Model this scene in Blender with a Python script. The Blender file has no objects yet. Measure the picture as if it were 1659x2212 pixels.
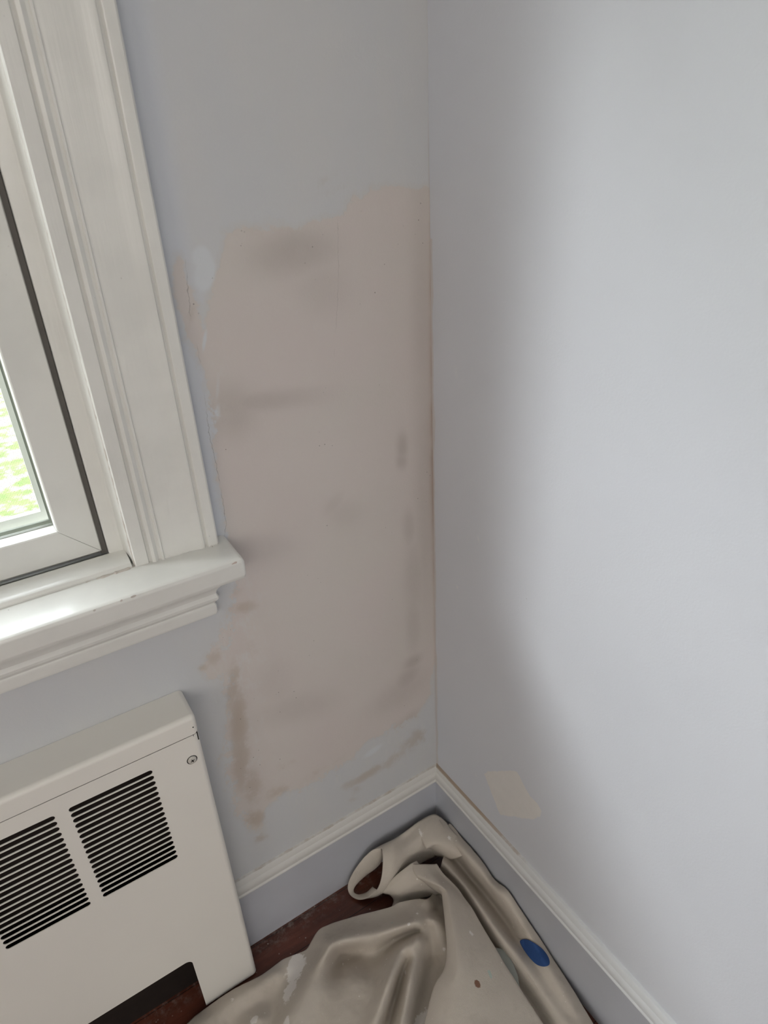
import bpy, bmesh, math, random
import numpy as np
from mathutils import Vector, Matrix, noise
random.seed(7)
S = bpy.context.scene
COL = S.collection

# ------------------------------------------------------------------ camera
CAM = np.array([-0.5958, -0.8031, 1.3264])
F = 1389.06                                   # focal length in pixels of the 1659x2212 frame
R = np.array([[0.83804, -0.54367, -0.04593],
              [-0.28382, -0.36250, -0.88772],
              [0.46597, 0.75698, -0.45809]])  # rows: right, down, forward
cd = bpy.data.cameras.new('camera')
cd.sensor_fit = 'VERTICAL'; cd.sensor_height = 36.0
cd.lens = F / 2212 * 36.0
cd.clip_start = 0.02; cd.clip_end = 200
cd.dof.use_dof = True; cd.dof.focus_distance = 1.0; cd.dof.aperture_fstop = 7.0
cam = bpy.data.objects.new('camera', cd); COL.objects.link(cam)
cam.matrix_world = Matrix(((R[0][0], -R[1][0], -R[2][0], CAM[0]),
                           (R[0][1], -R[1][1], -R[2][1], CAM[1]),
                           (R[0][2], -R[1][2], -R[2][2], CAM[2]),
                           (0, 0, 0, 1)))
S.camera = cam

# ------------------------------------------------------------------ light
vs = S.view_settings
S.display_settings.display_device = 'sRGB'
vs.view_transform = 'Standard'; vs.look = 'None'; vs.gamma = 1.0; vs.exposure = 0.24
vs.use_curve_mapping = False
W = bpy.data.worlds.new('daylight'); S.world = W; W.use_nodes = True
wn = W.node_tree; wn.nodes['Background'].inputs[0].default_value = (0.93, 0.96, 1.0, 1)
SKY = 8.0
wn.nodes['Background'].inputs[1].default_value = SKY

def area(name, loc, target, sx, sy, power, col, portal=False):
    l = bpy.data.lights.new(name, 'AREA'); l.shape = 'RECTANGLE'; l.size = sx; l.size_y = sy
    l.energy = power; l.color = col
    if portal: l.cycles.is_portal = True
    o = bpy.data.objects.new(name, l); COL.objects.link(o); o.location = loc
    d = Vector(target) - Vector(loc)
    o.rotation_euler = d.to_track_quat('-Z', 'Z').to_euler()
    return o
# unseen windows: left lamp follows the heater's shadow, front lamp added as fill
area('daylight_left_window', (-3.29, -2.0, 1.80), (-2.0, -2.0, 1.80), 1.0, 0.95, 13, (1.0, 0.93, 0.84))
area('front_fill', (-2.0, -3.69, 1.90), (-2.0, -2.0, 1.80), 2.0, 0.8, 34, (1.0, 0.95, 0.89))
# hazy low sun outside, raking in through the window in view
sl = bpy.data.lights.new('hazy_sun', 'SUN'); sl.energy = 4.5; sl.angle = math.radians(16); sl.color = (0.97, 0.98, 1.0)
so_ = bpy.data.objects.new('hazy_sun', sl); COL.objects.link(so_); so_.location = (-4, 2, 3)
AZ, EL = math.radians(20), math.radians(29)
so_.rotation_euler = Vector((math.cos(AZ) * math.cos(EL), -math.sin(AZ) * math.cos(EL), -math.sin(EL))).to_track_quat('-Z', 'Y').to_euler()
# portal that guides the sky through the window in view
area('sky_portal', (-1.55, 0.16, 1.45), (-1.55, -1.0, 1.45), 2.1, 1.15, 1, (1, 1, 1), True)

# ------------------------------------------------------------------ helpers
def px(u, v, axis, val):
    """world point where the line of sight through (u, v) meets the plane axis = val"""
    q = R.T @ np.array([u - 829.5, v - 1106.0, F])
    t = (val - CAM[axis]) / q[axis]
    return CAM + t * q

def link(name, me, mat=None, parent=None, smooth=False):
    o = bpy.data.objects.new(name, me); COL.objects.link(o)
    if mat is not None: me.materials.append(mat)
    if parent is not None: o.parent = parent
    if smooth:
        for p in me.polygons: p.use_smooth = True
    return o

def mesh(name, verts, faces, mat=None, parent=None, smooth=False, angle=None):
    me = bpy.data.meshes.new(name); me.from_pydata([tuple(map(float, v)) for v in verts], [], faces); me.update()
    bm = bmesh.new(); bm.from_mesh(me); bmesh.ops.recalc_face_normals(bm, faces=bm.faces); bm.to_mesh(me); bm.free()
    if angle is not None:
        me.shade_smooth() if hasattr(me, 'shade_smooth') else None
        me.set_sharp_from_angle(angle=math.radians(angle))
    o = link(name, me, mat, parent, smooth)
    if angle is not None and len(faces) < 4000:
        w = o.modifiers.new('normals', 'WEIGHTED_NORMAL'); w.keep_sharp = True; w.weight = 80
    return o

def empty(name, loc=(0, 0, 0)):
    o = bpy.data.objects.new(name, None); COL.objects.link(o); o.location = loc
    o.empty_display_size = 0.05
    return o

def tag(o, label=None, cat=None, group=None, kind=None):
    if label: o['label'] = label
    if cat: o['category'] = cat
    if group: o['group'] = group
    if kind: o['kind'] = kind
    return o

def box(name, a, b, mat, parent=None, bevel=0.0, seg=3):
    bm = bmesh.new(); bmesh.ops.create_cube(bm, size=1)
    for v in bm.verts:
        v.co = Vector([(a[i] + b[i]) / 2 + v.co[i] * (b[i] - a[i]) for i in range(3)])
    if bevel: bmesh.ops.bevel(bm, geom=list(bm.edges), offset=bevel, segments=seg, affect='EDGES', profile=0.5)
    me = bpy.data.meshes.new(name); bm.to_mesh(me); bm.free()
    if bevel: me.shade_smooth(); me.set_sharp_from_angle(angle=math.radians(40))
    return link(name, me, mat, parent)

def extrude(name, prof, axis, a, b, mat, parent=None, closed=True, angle=35, steps=1):
    """profile points (p, q) in the two other axes, swept along axis from a to b"""
    n = len(prof); verts = []; faces = []
    for k in range(steps + 1):
        t = a + (b - a) * k / steps
        for p, q in prof:
            verts.append({0: (t, p, q), 1: (p, t, q), 2: (p, q, t)}[axis])
    m = n if closed else n - 1
    for k in range(steps):
        for i in range(m):
            j = (i + 1) % n
            faces.append((k * n + i, k * n + j, (k + 1) * n + j, (k + 1) * n + i))
    if closed:
        faces.append(tuple(range(n))); faces.append(tuple(range(steps * n, steps * n + n)))
    return mesh(name, verts, faces, mat, parent, angle=angle)

def catmull(P, per=6, closed=False):
    P = [np.array(p, float) for p in P]; out = []; n = len(P)
    for i in range(n if closed else n - 1):
        p0 = P[(i - 1) % n] if closed or i > 0 else 2 * P[0] - P[1]
        p1 = P[i]; p2 = P[(i + 1) % n]
        p3 = P[(i + 2) % n] if closed or i + 2 < n else 2 * P[-1] - P[-2]
        for k in range(per):
            t = k / per
            out.append(0.5 * (2 * p1 + (p2 - p0) * t + (2 * p0 - 5 * p1 + 4 * p2 - p3) * t * t + (3 * p1 - p0 - 3 * p2 + p3) * t ** 3))
    if not closed: out.append(P[-1])
    return np.array(out)

def signed_dist(pts, poly):
    """distance to a closed polygon, positive inside (pts N x 2)"""
    poly = np.array(poly); n = len(poly); best = np.full(len(pts), 1e9); inside = np.zeros(len(pts), bool)
    for i in range(n):
        a = poly[i]; b = poly[(i + 1) % n]; ab = b - a
        t = np.clip(((pts - a) @ ab) / (ab @ ab + 1e-12), 0, 1)
        best = np.minimum(best, np.hypot(*(pts - a - t[:, None] * ab).T))
        c = ((a[1] > pts[:, 1]) != (b[1] > pts[:, 1]))
        xi = a[0] + (pts[:, 1] - a[1]) / (b[1] - a[1] + 1e-12) * (b[0] - a[0])
        inside ^= c & (pts[:, 0] < xi)
    return np.where(inside, best, -best)

def side_dist(pts, line):
    """distance to an open line, signed by side, so the line itself is the zero crossing"""
    line = np.array(line); best = np.full(len(pts), 1e9); sg = np.ones(len(pts))
    for i in range(len(line) - 1):
        a = line[i]; b = line[i + 1]; ab = b - a
        t = np.clip(((pts - a) @ ab) / (ab @ ab), 0, 1)
        d = pts - a - t[:, None] * ab; r = np.hypot(*d.T)
        s = np.sign(ab[0] * d[:, 1] - ab[1] * d[:, 0]); upd = r < best
        best = np.where(upd, r, best); sg = np.where(upd, s, sg)
    return best * np.where(sg == 0, 1, sg)

def attr(me, name, values):
    a = me.attributes.new(name, 'FLOAT', 'POINT'); a.data.foreach_set('value', np.asarray(values, dtype=np.float32))

# ------------------------------------------------------------------ material builder
class M:
    def __init__(s, name, rough=0.5, spec=0.5):
        s.m = bpy.data.materials.new(name); s.m.use_nodes = True; s.t = s.m.node_tree
        s.b = s.t.nodes['Principled BSDF']; s.b.inputs['Roughness'].default_value = rough
        s.b.inputs['Specular IOR Level'].default_value = spec
        s.pos = s.t.nodes.new('ShaderNodeNewGeometry').outputs['Position']
    def n(s, kind, **kw):
        nd = s.t.nodes.new(kind)
        for k, v in kw.items():
            if hasattr(nd, k): setattr(nd, k, v)
        return nd
    def put(s, sock, v):
        if isinstance(v, (int, float)): sock.default_value = v
        elif isinstance(v, tuple): sock.default_value = (*v, 1) if len(v) == 3 and sock.type == 'RGBA' else v
        else: s.t.links.new(v, sock)
    def math(s, op, a, b=0.0, c=0.0):
        nd = s.n('ShaderNodeMath', operation=op)
        for i, v in enumerate((a, b, c)): s.put(nd.inputs[i], v)
        return nd.outputs[0]
    def noise(s, scale, detail=3, rough=0.55, stretch=None, off=0):
        v = s.pos
        if stretch or off:
            mp = s.n('ShaderNodeMapping'); s.t.links.new(v, mp.inputs[0])
            if stretch: mp.inputs['Scale'].default_value = stretch
            mp.inputs['Location'].default_value = (off, off * 1.7, off * .6); v = mp.outputs[0]
        nd = s.n('ShaderNodeTexNoise'); s.t.links.new(v, nd.inputs['Vector'])
        nd.inputs['Scale'].default_value = scale; nd.inputs['Detail'].default_value = detail
        nd.inputs['Roughness'].default_value = rough
        return nd.outputs['Fac']
    def spots(s, scale, r, off=0):
        """round specks: 1 inside"""
        v = s.pos
        if off:
            mp = s.n('ShaderNodeMapping'); s.t.links.new(v, mp.inputs[0]); mp.inputs['Location'].default_value = (off, off, off); v = mp.outputs[0]
        nd = s.n('ShaderNodeTexVoronoi'); s.t.links.new(v, nd.inputs['Vector']); nd.inputs['Scale'].default_value = scale
        return s.step(nd.outputs['Distance'], r, r * 0.6)
    def step(s, v, lo, hi, a=0.0, b=1.0):
        nd = s.n('ShaderNodeMapRange', interpolation_type='SMOOTHSTEP'); nd.clamp = True
        s.put(nd.inputs[0], v)
        if lo > hi: lo, hi, a, b = hi, lo, b, a
        nd.inputs[1].default_value = lo; nd.inputs[2].default_value = hi
        nd.inputs[3].default_value = a; nd.inputs[4].default_value = b
        return nd.outputs[0]
    def mix(s, f, a, b):
        nd = s.n('ShaderNodeMix', data_type='RGBA')
        s.put(nd.inputs[0], f); s.put(nd.inputs[6], a); s.put(nd.inputs[7], b)
        return nd.outputs[2]
    def at(s, name):
        nd = s.n('ShaderNodeAttribute', attribute_name=name); return nd.outputs['Fac']
    def xyz(s):
        nd = s.n('ShaderNodeSeparateXYZ'); s.t.links.new(s.pos, nd.inputs[0]); return nd.outputs
    def color(s, v): s.put(s.b.inputs['Base Color'], v); return s
    def bump(s, h, strength, dist=0.001):
        nd = s.n('ShaderNodeBump'); s.put(nd.inputs['Height'], h)
        nd.inputs['Strength'].default_value = strength; nd.inputs['Distance'].default_value = dist
        s.t.links.new(nd.outputs[0], s.b.inputs['Normal'])
        return s

def lin(r, g, b):
    f = lambda c: (c / 255 / 12.92) if c / 255 <= 0.04045 else ((c / 255 + 0.055) / 1.055) ** 2.4
    return (f(r), f(g), f(b))

PAINT = (0.61, 0.625, 0.672)
# right wall: cool white eggshell paint with a roller texture
m = M('eggshell_wall_paint', 0.45, 0.35)
spk = m.at('patch'); e = m.noise(60, 4)
pm = m.step(m.math('ADD', spk, m.math('MULTIPLY', m.math('SUBTRACT', e, 0.5), 0.006)), -0.0016, 0.0016)
c = m.mix(m.step(m.noise(3, 3), 0.3, 0.75), PAINT, (0.585, 0.60, 0.648))
c = m.mix(m.math('MULTIPLY', pm, 0.85), c, m.mix(m.noise(45, 4), (0.66, 0.63, 0.60), (0.74, 0.71, 0.68)))
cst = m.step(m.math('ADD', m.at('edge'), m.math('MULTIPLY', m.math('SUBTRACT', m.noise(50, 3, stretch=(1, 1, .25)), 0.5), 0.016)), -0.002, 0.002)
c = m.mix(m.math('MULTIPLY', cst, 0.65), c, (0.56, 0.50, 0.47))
c = m.mix(m.math('MULTIPLY', m.at('ding'), 0.7), c, (0.72, 0.72, 0.72))
c = m.mix(m.math('MULTIPLY', m.spots(9, 0.011), 0.5), c, (0.25, 0.24, 0.23))
m.color(c).bump(m.math('ADD', m.math('MULTIPLY', m.noise(330, 2), 1.0), m.math('MULTIPLY', m.noise(90, 2), 1.2)), 0.16, 0.0012)
MAT_RIGHT = m.m

# plain painted surfaces of the room that the frame does not show
m = M('plain_wall_paint', 0.6); m.color(m.mix(m.noise(4), (0.66, 0.66, 0.66), (0.62, 0.62, 0.63))); MAT_PLAIN = m.m
m = M('ceiling_paint', 0.8); m.color(m.mix(m.noise(4), (0.80, 0.80, 0.79), (0.77, 0.77, 0.76))); MAT_CEIL = m.m

# window wall: old cool paint, with a sanded plaster patch showing through it
m = M('patched_wall_paint', 0.55, 0.3)
n1 = m.math('SUBTRACT', m.noise(28, 5, 0.6), 0.5); n2 = m.math('SUBTRACT', m.noise(110, 4, 0.6, off=3), 0.5)
sd = m.math('ADD', m.at('patch'), m.math('ADD', m.math('MULTIPLY', n1, 0.030), m.math('MULTIPLY', n2, 0.012)))
sd = m.math('ADD', sd, m.math('MULTIPLY', m.at('ragged'), m.math('MULTIPLY', m.math('SUBTRACT', m.noise(75, 5, 0.7, stretch=(1, 1, .7), off=9), 0.5), 0.17)))
pm = m.step(sd, -0.0016, 0.0030)
base = m.mix(m.step(m.noise(9, 4, stretch=(1, 1, .5)), 0.35, 0.7), (0.555, 0.565, 0.585), (0.575, 0.575, 0.58))
base = m.mix(m.math('MULTIPLY', m.at('cool'), 0.6), base, (0.56, 0.59, 0.655))  # strip beside the casing: bluish paint plus the casing's shadow tint put into colour
pl = m.mix(m.step(m.noise(7, 4, off=5), 0.3, 0.7), (0.605, 0.543, 0.518), (0.595, 0.550, 0.515))
pl = m.mix(m.step(m.noise(30, 5, 0.7, off=2), 0.5, 0.8, 0, 0.35), pl, (0.62, 0.58, 0.555))
pl = m.mix(m.math('MULTIPLY', m.at('pale'), 0.75), pl, (0.64, 0.60, 0.565))
pl = m.mix(m.math('MULTIPLY', m.at('smudge'), m.math('ADD', 1.0, m.math('MULTIPLY', m.noise(24, 4, 0.7, off=12), 1.2))), pl, (0.36, 0.315, 0.285))
c = m.mix(m.math('MULTIPLY', pm, 0.92), base, pl)
wash = m.math('MULTIPLY', m.at('ragged'), m.step(m.noise(52, 6, 0.75, stretch=(1.4, 1, .6), off=13), 0.48, 0.64))
c = m.mix(m.math('MULTIPLY', wash, 0.55), c, (0.615, 0.61, 0.60))
fringe = m.math('MULTIPLY', m.step(sd, -0.010, -0.001), m.step(sd, 0.006, 0.0))
c = m.mix(m.math('MULTIPLY', fringe, 0.28), c, (0.55, 0.52, 0.48))
st = m.math('MULTIPLY', m.at('stain'), m.step(m.math('ADD', m.math('MULTIPLY', m.noise(38, 6, 0.7, off=7), 0.8), m.math('MULTIPLY', m.at('stain'), 0.35)), 0.42, 0.66))
c = m.mix(m.math('MULTIPLY', st, 0.62), c, (0.41, 0.33, 0.255))
c = m.mix(m.math('MULTIPLY', m.step(m.at('scrape'), 0.15, 0.6), 0.9), c, (0.60, 0.625, 0.655))
# dirt line and rust along the corner, fine cracks beside the casing
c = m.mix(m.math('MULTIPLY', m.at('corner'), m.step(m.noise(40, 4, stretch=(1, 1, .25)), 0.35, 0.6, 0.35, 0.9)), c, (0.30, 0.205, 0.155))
for a_, w_, s_ in (('crack', 0.00055, 0.50), ('crack2', 0.0004, 0.30)):
    d = m.math('ABSOLUTE', m.math('ADD', m.at(a_), m.math('MULTIPLY', m.math('SUBTRACT', m.noise(130, 3, off=4), 0.5), 0.006)))
    k = m.math('MULTIPLY', m.step(d, w_, w_ * .3), m.step(m.noise(22, 2, off=6), 0.38, 0.52))
    c = m.mix(m.math('MULTIPLY', k, s_), c, (0.12, 0.11, 0.10))
sp = m.math('MULTIPLY', m.spots(85, 0.10), m.step(m.noise(14, 2, off=8), 0.54, 0.62))
c = m.mix(m.math('MULTIPLY', m.math('MULTIPLY', sp, pm), 0.7), c, (0.16, 0.15, 0.13))
m.color(c).bump(m.math('ADD', m.math('MULTIPLY', pm, -0.9), m.math('ADD', m.noise(300, 2), m.math('MULTIPLY', m.noise(60, 3), 1.5))), 0.22, 0.0010)
MAT_BACK = m.m

# trim: warm white gloss paint, brushed along one direction
def trim_mat(name, stretch, base=(0.75, 0.745, 0.715), rough=0.32, dirt=0.25, bump=0.35, foot=False):
    m = M(name, rough, 0.5)
    br = m.noise(160, 3, stretch=stretch); big = m.noise(12, 4)
    c = m.mix(m.step(big, 0.35, 0.7), base, tuple(x * 0.93 for x in base))
    sp = m.math('MULTIPLY', m.spots(70, 0.07), m.step(m.noise(11, 2, off=3), 0.56, 0.64))
    c = m.mix(m.math('MULTIPLY', sp, dirt), c, (0.16, 0.13, 0.10))
    if foot:
        zz = m.xyz()[2]
        ft = m.math('MULTIPLY', m.step(m.math('ADD', zz, m.math('MULTIPLY', m.noise(60, 4, 0.7, off=2), 0.012)), 0.8985, 0.8925), m.step(m.noise(150, 3, off=7), 0.45, 0.6))
        c = m.mix(m.math('MULTIPLY', ft, 0.5), c, (0.25, 0.20, 0.15))
    m.color(c).bump(m.math('ADD', br, m.math('MULTIPLY', m.noise(25, 3, stretch=stretch), 1.5)), bump, 0.0009)
    return m.m
MAT_TRIM_Z = trim_mat('casing_gloss_paint', (1, 1, 0.05), foot=True, bump=0.5)
MAT_TRIM_X = trim_mat('sill_gloss_paint', (0.05, 1, 1), rough=0.28, dirt=0.8, bump=0.22)
for mm_ in (MAT_TRIM_X,):
    b_ = mm_.node_tree.nodes['Principled BSDF']; b_.inputs['Coat Weight'].default_value = 0.8; b_.inputs['Coat Roughness'].default_value = 0.16
MAT_APRON = trim_mat('apron_gloss_paint', (0.05, 1, 1), rough=0.34)
MAT_VINYL = trim_mat('white_vinyl', (1, 1, 1), base=(0.75, 0.75, 0.72), rough=0.42, dirt=0.15, bump=0.05)

m = M('baseboard_paint', 0.30, 0.5)
z = m.xyz()[2]
c = m.mix(m.step(m.noise(8, 3), 0.3, 0.7), (0.60, 0.62, 0.68), (0.57, 0.585, 0.64))
warm = m.step(z, 0.150, 0.153)
c = m.mix(m.math('MULTIPLY', warm, 0.8), c, m.mix(m.at('warm'), (0.66, 0.675, 0.69), (0.66, 0.64, 0.60)))
br = m.step(m.math('ADD', m.math('MULTIPLY', m.at('brown'), 0.62), m.math('MULTIPLY', m.noise(26, 4, 0.7), 0.55)), 0.56, 0.72)
c = m.mix(m.math('MULTIPLY', br, m.math('MINIMUM', m.math('MULTIPLY', m.at('brown'), 0.95), 0.85)), c, (0.34, 0.25, 0.175))
m.color(c).bump(m.noise(60, 3), 0.25, 0.001)
MAT_BASE = m.m

# convector enamel
m = M('cream_enamel', 0.38, 0.5)
c = m.mix(m.step(m.noise(5, 3), 0.3, 0.7), (0.80, 0.775, 0.725), (0.78, 0.755, 0.71))
m.color(c).bump(m.noise(420, 2), 0.06, 0.0006); MAT_ENAMEL = m.m
m = M('matte_black', 0.7, 0.2); m.color(m.mix(m.noise(30), (0.012, 0.012, 0.013), (0.022, 0.02, 0.018))); MAT_BLACK = m.m  # also colours the painted shade in the heater seam, screw recess and hole
m = M('dark_cabinet_inside', 0.7, 0.3); m.color(m.mix(m.noise(60), (0.010, 0.007, 0.006), (0.026, 0.018, 0.015))); MAT_FIN = m.m  # near-black, with the shade inside the cabinet put into the colour
m = M('painted_steel_screw', 0.35, 0.5); m.color(m.mix(m.noise(300), (0.50, 0.48, 0.44), (0.60, 0.58, 0.54))); MAT_SCREW = m.m

# floor: dark reddish brown boards, dusty along the wall
m = M('dark_wood_floor', 0.33, 0.5)
x_, y_, z_ = m.xyz()
gr = m.noise(28, 6, 0.65, stretch=(0.12, 1, 1)); gr2 = m.noise(5, 3, stretch=(0.3, 1, 1), off=2)
c = m.mix(m.step(gr, 0.3, 0.72), (0.055, 0.017, 0.011), (0.165, 0.050, 0.030))
c = m.mix(m.step(gr2, 0.45, 0.75, 0, 0.6), c, (0.055, 0.017, 0.011))
seam = m.math('ABSOLUTE', m.math('SUBTRACT', m.math('FRACT', m.math('DIVIDE', m.math('ADD', y_, 0.046), 0.0572)), 0.5))
c = m.mix(m.step(seam, 0.016, 0.006), c, (0.006, 0.004, 0.003))
near = m.step(y_, -0.055, -0.018)
dust = m.math('MULTIPLY', near, m.step(m.noise(55, 6, 0.75, off=1), 0.45, 0.75))
far = m.step(m.noise(90, 4, 0.7, off=6), 0.66, 0.74, 0, 0.5)
specks = m.math('MULTIPLY', m.spots(95, 0.16), m.step(m.noise(30, 2, off=5), 0.5, 0.6))
c = m.mix(m.math('MULTIPLY', dust, 0.75), c, (0.30, 0.25, 0.22))
c = m.mix(far, c, (0.16, 0.10, 0.085))
c = m.mix(m.math('MULTIPLY', specks, 0.7), c, (0.42, 0.37, 0.33))
m.color(c).bump(m.math('ADD', gr, m.math('MULTIPLY', m.step(seam, 0.02, 0.0), -2.0)), 0.3, 0.0006)
m.put(m.b.inputs['Roughness'], m.math('ADD', 0.28, m.math('MULTIPLY', dust, 0.5)))
MAT_FLOOR = m.m

# canvas drop cloth with old paint drips
m = M('cotton_canvas', 0.92, 0.1)
wv = m.n('ShaderNodeTexWave'); wv.inputs['Scale'].default_value = 330; m.t.links.new(m.pos, wv.inputs[0])
wv2 = m.n('ShaderNodeTexWave', bands_direction='Y'); wv2.inputs['Scale'].default_value = 330; m.t.links.new(m.pos, wv2.inputs[0])
c = m.mix(m.step(m.noise(6, 4), 0.3, 0.7), (0.64, 0.580, 0.512), (0.58, 0.518, 0.455))
c = m.mix(m.step(m.noise(22, 5, 0.7, off=3), 0.5, 0.75, 0, 0.4), c, (0.46, 0.41, 0.36))
c = m.mix(m.step(m.noise(10, 4, off=8), 0.6, 0.72, 0, 0.45), c, (0.66, 0.62, 0.56))
dr = m.math('MULTIPLY', m.spots(46, 0.085, off=2.3), m.step(m.noise(17, 2, off=4), 0.42, 0.52))
c = m.mix(m.math('MULTIPLY', dr, 0.8), c, (0.85, 0.81, 0.76))
dr2 = m.math('MULTIPLY', m.spots(110, 0.10, off=5.1), m.step(m.noise(12, 2, off=11), 0.52, 0.6))
c = m.mix(m.math('MULTIPLY', dr2, 0.6), c, (0.85, 0.82, 0.78))
wh = m.step(m.math('ADD', m.at('white'), m.math('MULTIPLY', m.math('SUBTRACT', m.noise(70, 5, 0.75), 0.5), 1.5)), 0.36, 0.52)
c = m.mix(m.math('MULTIPLY', wh, 0.88), c, (0.90, 0.86, 0.83))
gn = m.step(m.math('ADD', m.at('green'), m.math('MULTIPLY', m.math('SUBTRACT', m.noise(200, 4, 0.7), 0.5), 0.8)), 0.45, 0.6)
c = m.mix(m.math('MULTIPLY', gn, 0.7), c, (0.45, 0.58, 0.53))
bn = m.step(m.at('rust'), 0.4, 0.6)
c = m.mix(m.math('MULTIPLY', bn, 0.85), c, (0.19, 0.07, 0.03))
m.color(c).bump(m.math('ADD', m.math('MULTIPLY', m.math('ADD', wv.outputs['Fac'], wv2.outputs['Fac']), 0.35), m.math('ADD', m.math('MULTIPLY', m.noise(45, 5, 0.6), 2.4), m.math('MULTIPLY', m.noise(13, 3, 0.5, off=15), 5.0))), 0.6, 0.0012)
MAT_CLOTH = m.m

def simple(name, c1, c2, rough=0.6, sc=60):
    m = M(name, rough); m.color(m.mix(m.noise(sc, 4), c1, c2)).bump(m.noise(sc * 2, 3), 0.3, 0.0006); return m.m
MAT_BLUE = simple('blue_masking_paper', (0.014, 0.055, 0.19), (0.020, 0.070, 0.23), 0.8, 200)
MAT_CHIP = simple('dry_joint_compound', (0.62, 0.57, 0.54), (0.70, 0.65, 0.62), 0.9, 120)
MAT_PAPER = simple('grey_green_paper', (0.30, 0.32, 0.30), (0.34, 0.355, 0.335), 0.8)
MAT_SEAL = simple('grey_green_gasket', (0.17, 0.18, 0.15), (0.22, 0.23, 0.20), 0.6)
MAT_STRIP = simple('grey_weatherstrip', (0.10, 0.095, 0.085), (0.14, 0.13, 0.12), 0.8)
MAT_CAULK = simple('old_caulk', (0.60, 0.56, 0.52), (0.50, 0.45, 0.41), 0.6, 90)
MAT_MESH = simple('screen_wire', (0.06, 0.06, 0.06), (0.09, 0.09, 0.085), 0.6)
MAT_PRIMER = simple('bare_pink_primer', (0.50, 0.40, 0.36), (0.56, 0.46, 0.42), 0.6, 120)
m = M('lawn', 0.9)
g = m.mix(m.step(m.noise(6, 4), 0.3, 0.7), (0.075, 0.155, 0.022), (0.13, 0.20, 0.045))
g = m.mix(m.step(m.noise(5, 5, 0.7, off=3), 0.47, 0.58), g, m.mix(m.noise(30, 4), (0.15, 0.10, 0.08), (0.40, 0.33, 0.31)))
m.color(g); MAT_LAWN = m.m
m = bpy.data.materials.new('window_glass'); m.use_nodes = True; t = m.node_tree; t.nodes.clear()
o_ = t.nodes.new('ShaderNodeOutputMaterial'); mx = t.nodes.new('ShaderNodeMixShader'); tr = t.nodes.new('ShaderNodeBsdfTransparent')
gl = t.nodes.new('ShaderNodeBsdfGlossy'); fr = t.nodes.new('ShaderNodeMath'); gl.inputs['Roughness'].default_value = 0.0
tr.inputs[0].default_value = (0.96, 0.98, 0.97, 1); fr.operation = 'MULTIPLY_ADD'; fr.inputs[1].default_value = 0.9; fr.inputs[2].default_value = 0.04
# Schlick reflectance, the same on both faces of the pane
ge = t.nodes.new('ShaderNodeNewGeometry'); dt = t.nodes.new('ShaderNodeVectorMath'); dt.operation = 'DOT_PRODUCT'
t.links.new(ge.outputs['Normal'], dt.inputs[0]); t.links.new(ge.outputs['Incoming'], dt.inputs[1])
ab = t.nodes.new('ShaderNodeMath'); ab.operation = 'ABSOLUTE'; t.links.new(dt.outputs['Value'], ab.inputs[0])
om = t.nodes.new('ShaderNodeMath'); om.operation = 'SUBTRACT'; om.inputs[0].default_value = 1.0; om.use_clamp = True; t.links.new(ab.outputs[0], om.inputs[1])
p5 = t.nodes.new('ShaderNodeMath'); p5.operation = 'POWER'; p5.inputs[1].default_value = 5.0; t.links.new(om.outputs[0], p5.inputs[0])
t.links.new(p5.outputs[0], fr.inputs[0])
t.links.new(fr.outputs[0], mx.inputs[0]); t.links.new(tr.outputs[0], mx.inputs[1]); t.links.new(gl.outputs[0], mx.inputs[2]); t.links.new(mx.outputs[0], o_.inputs[0])
MAT_GLASS = m

# ------------------------------------------------------------------ room
RX0, RY0, H = -3.2, -3.6, 2.5
WX0, WX1, WZ0, WZ1 = -2.60, -0.4935, 0.885, 2.04        # opening of the window in view

def struct(o): o['kind'] = 'structure'; return o

# floor
struct(box('floor', (RX0 - .15, RY0 - .15, -0.1), (.15, .15, 0.0), MAT_FLOOR))
struct(box('ceiling', (RX0 - .15, RY0 - .15, H), (.15, .15, H + .1), MAT_CEIL))

# window wall (y = 0), finely gridded where the patched plaster shows
def grid_lines(parts):
    out = []
    for a, b, n in parts: out += list(np.linspace(a, b, n, endpoint=False))
    out.append(parts[-1][1]); return np.array(out)
xs = grid_lines([(RX0 - .15, WX0, 3), (WX0, -0.76, 4), (-0.76, WX1, 60), (WX1, 0.0, 190), (0.0, 0.15, 1)])
zs = grid_lines([(0.0, WZ0, 330), (WZ0, 1.62, 270), (1.62, WZ1, 4), (WZ1, H, 3)])
XX, ZZ = np.meshgrid(xs, zs); P2 = np.stack([XX.ravel(), ZZ.ravel()], 1)
verts = [(x, 0.0, z) for x, z in P2]; nx = len(xs); faces = []
def in_open(x, z): return WX0 + 1e-6 < x < WX1 - 1e-6 and WZ0 + 1e-6 < z < WZ1 - 1e-6
for j in range(len(zs) - 1):
    for i in range(nx - 1):
        if in_open((xs[i] + xs[i + 1]) / 2, (zs[j] + zs[j + 1]) / 2): continue
        faces.append((j * nx + i, j * nx + i + 1, (j + 1) * nx + i + 1, (j + 1) * nx + i))
me = bpy.data.meshes.new('wall_back'); me.from_pydata(verts, [], faces)
W2 = lambda pts: [tuple(px(u, v, 1, 0.0)[[0, 2]]) for u, v in pts]
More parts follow.
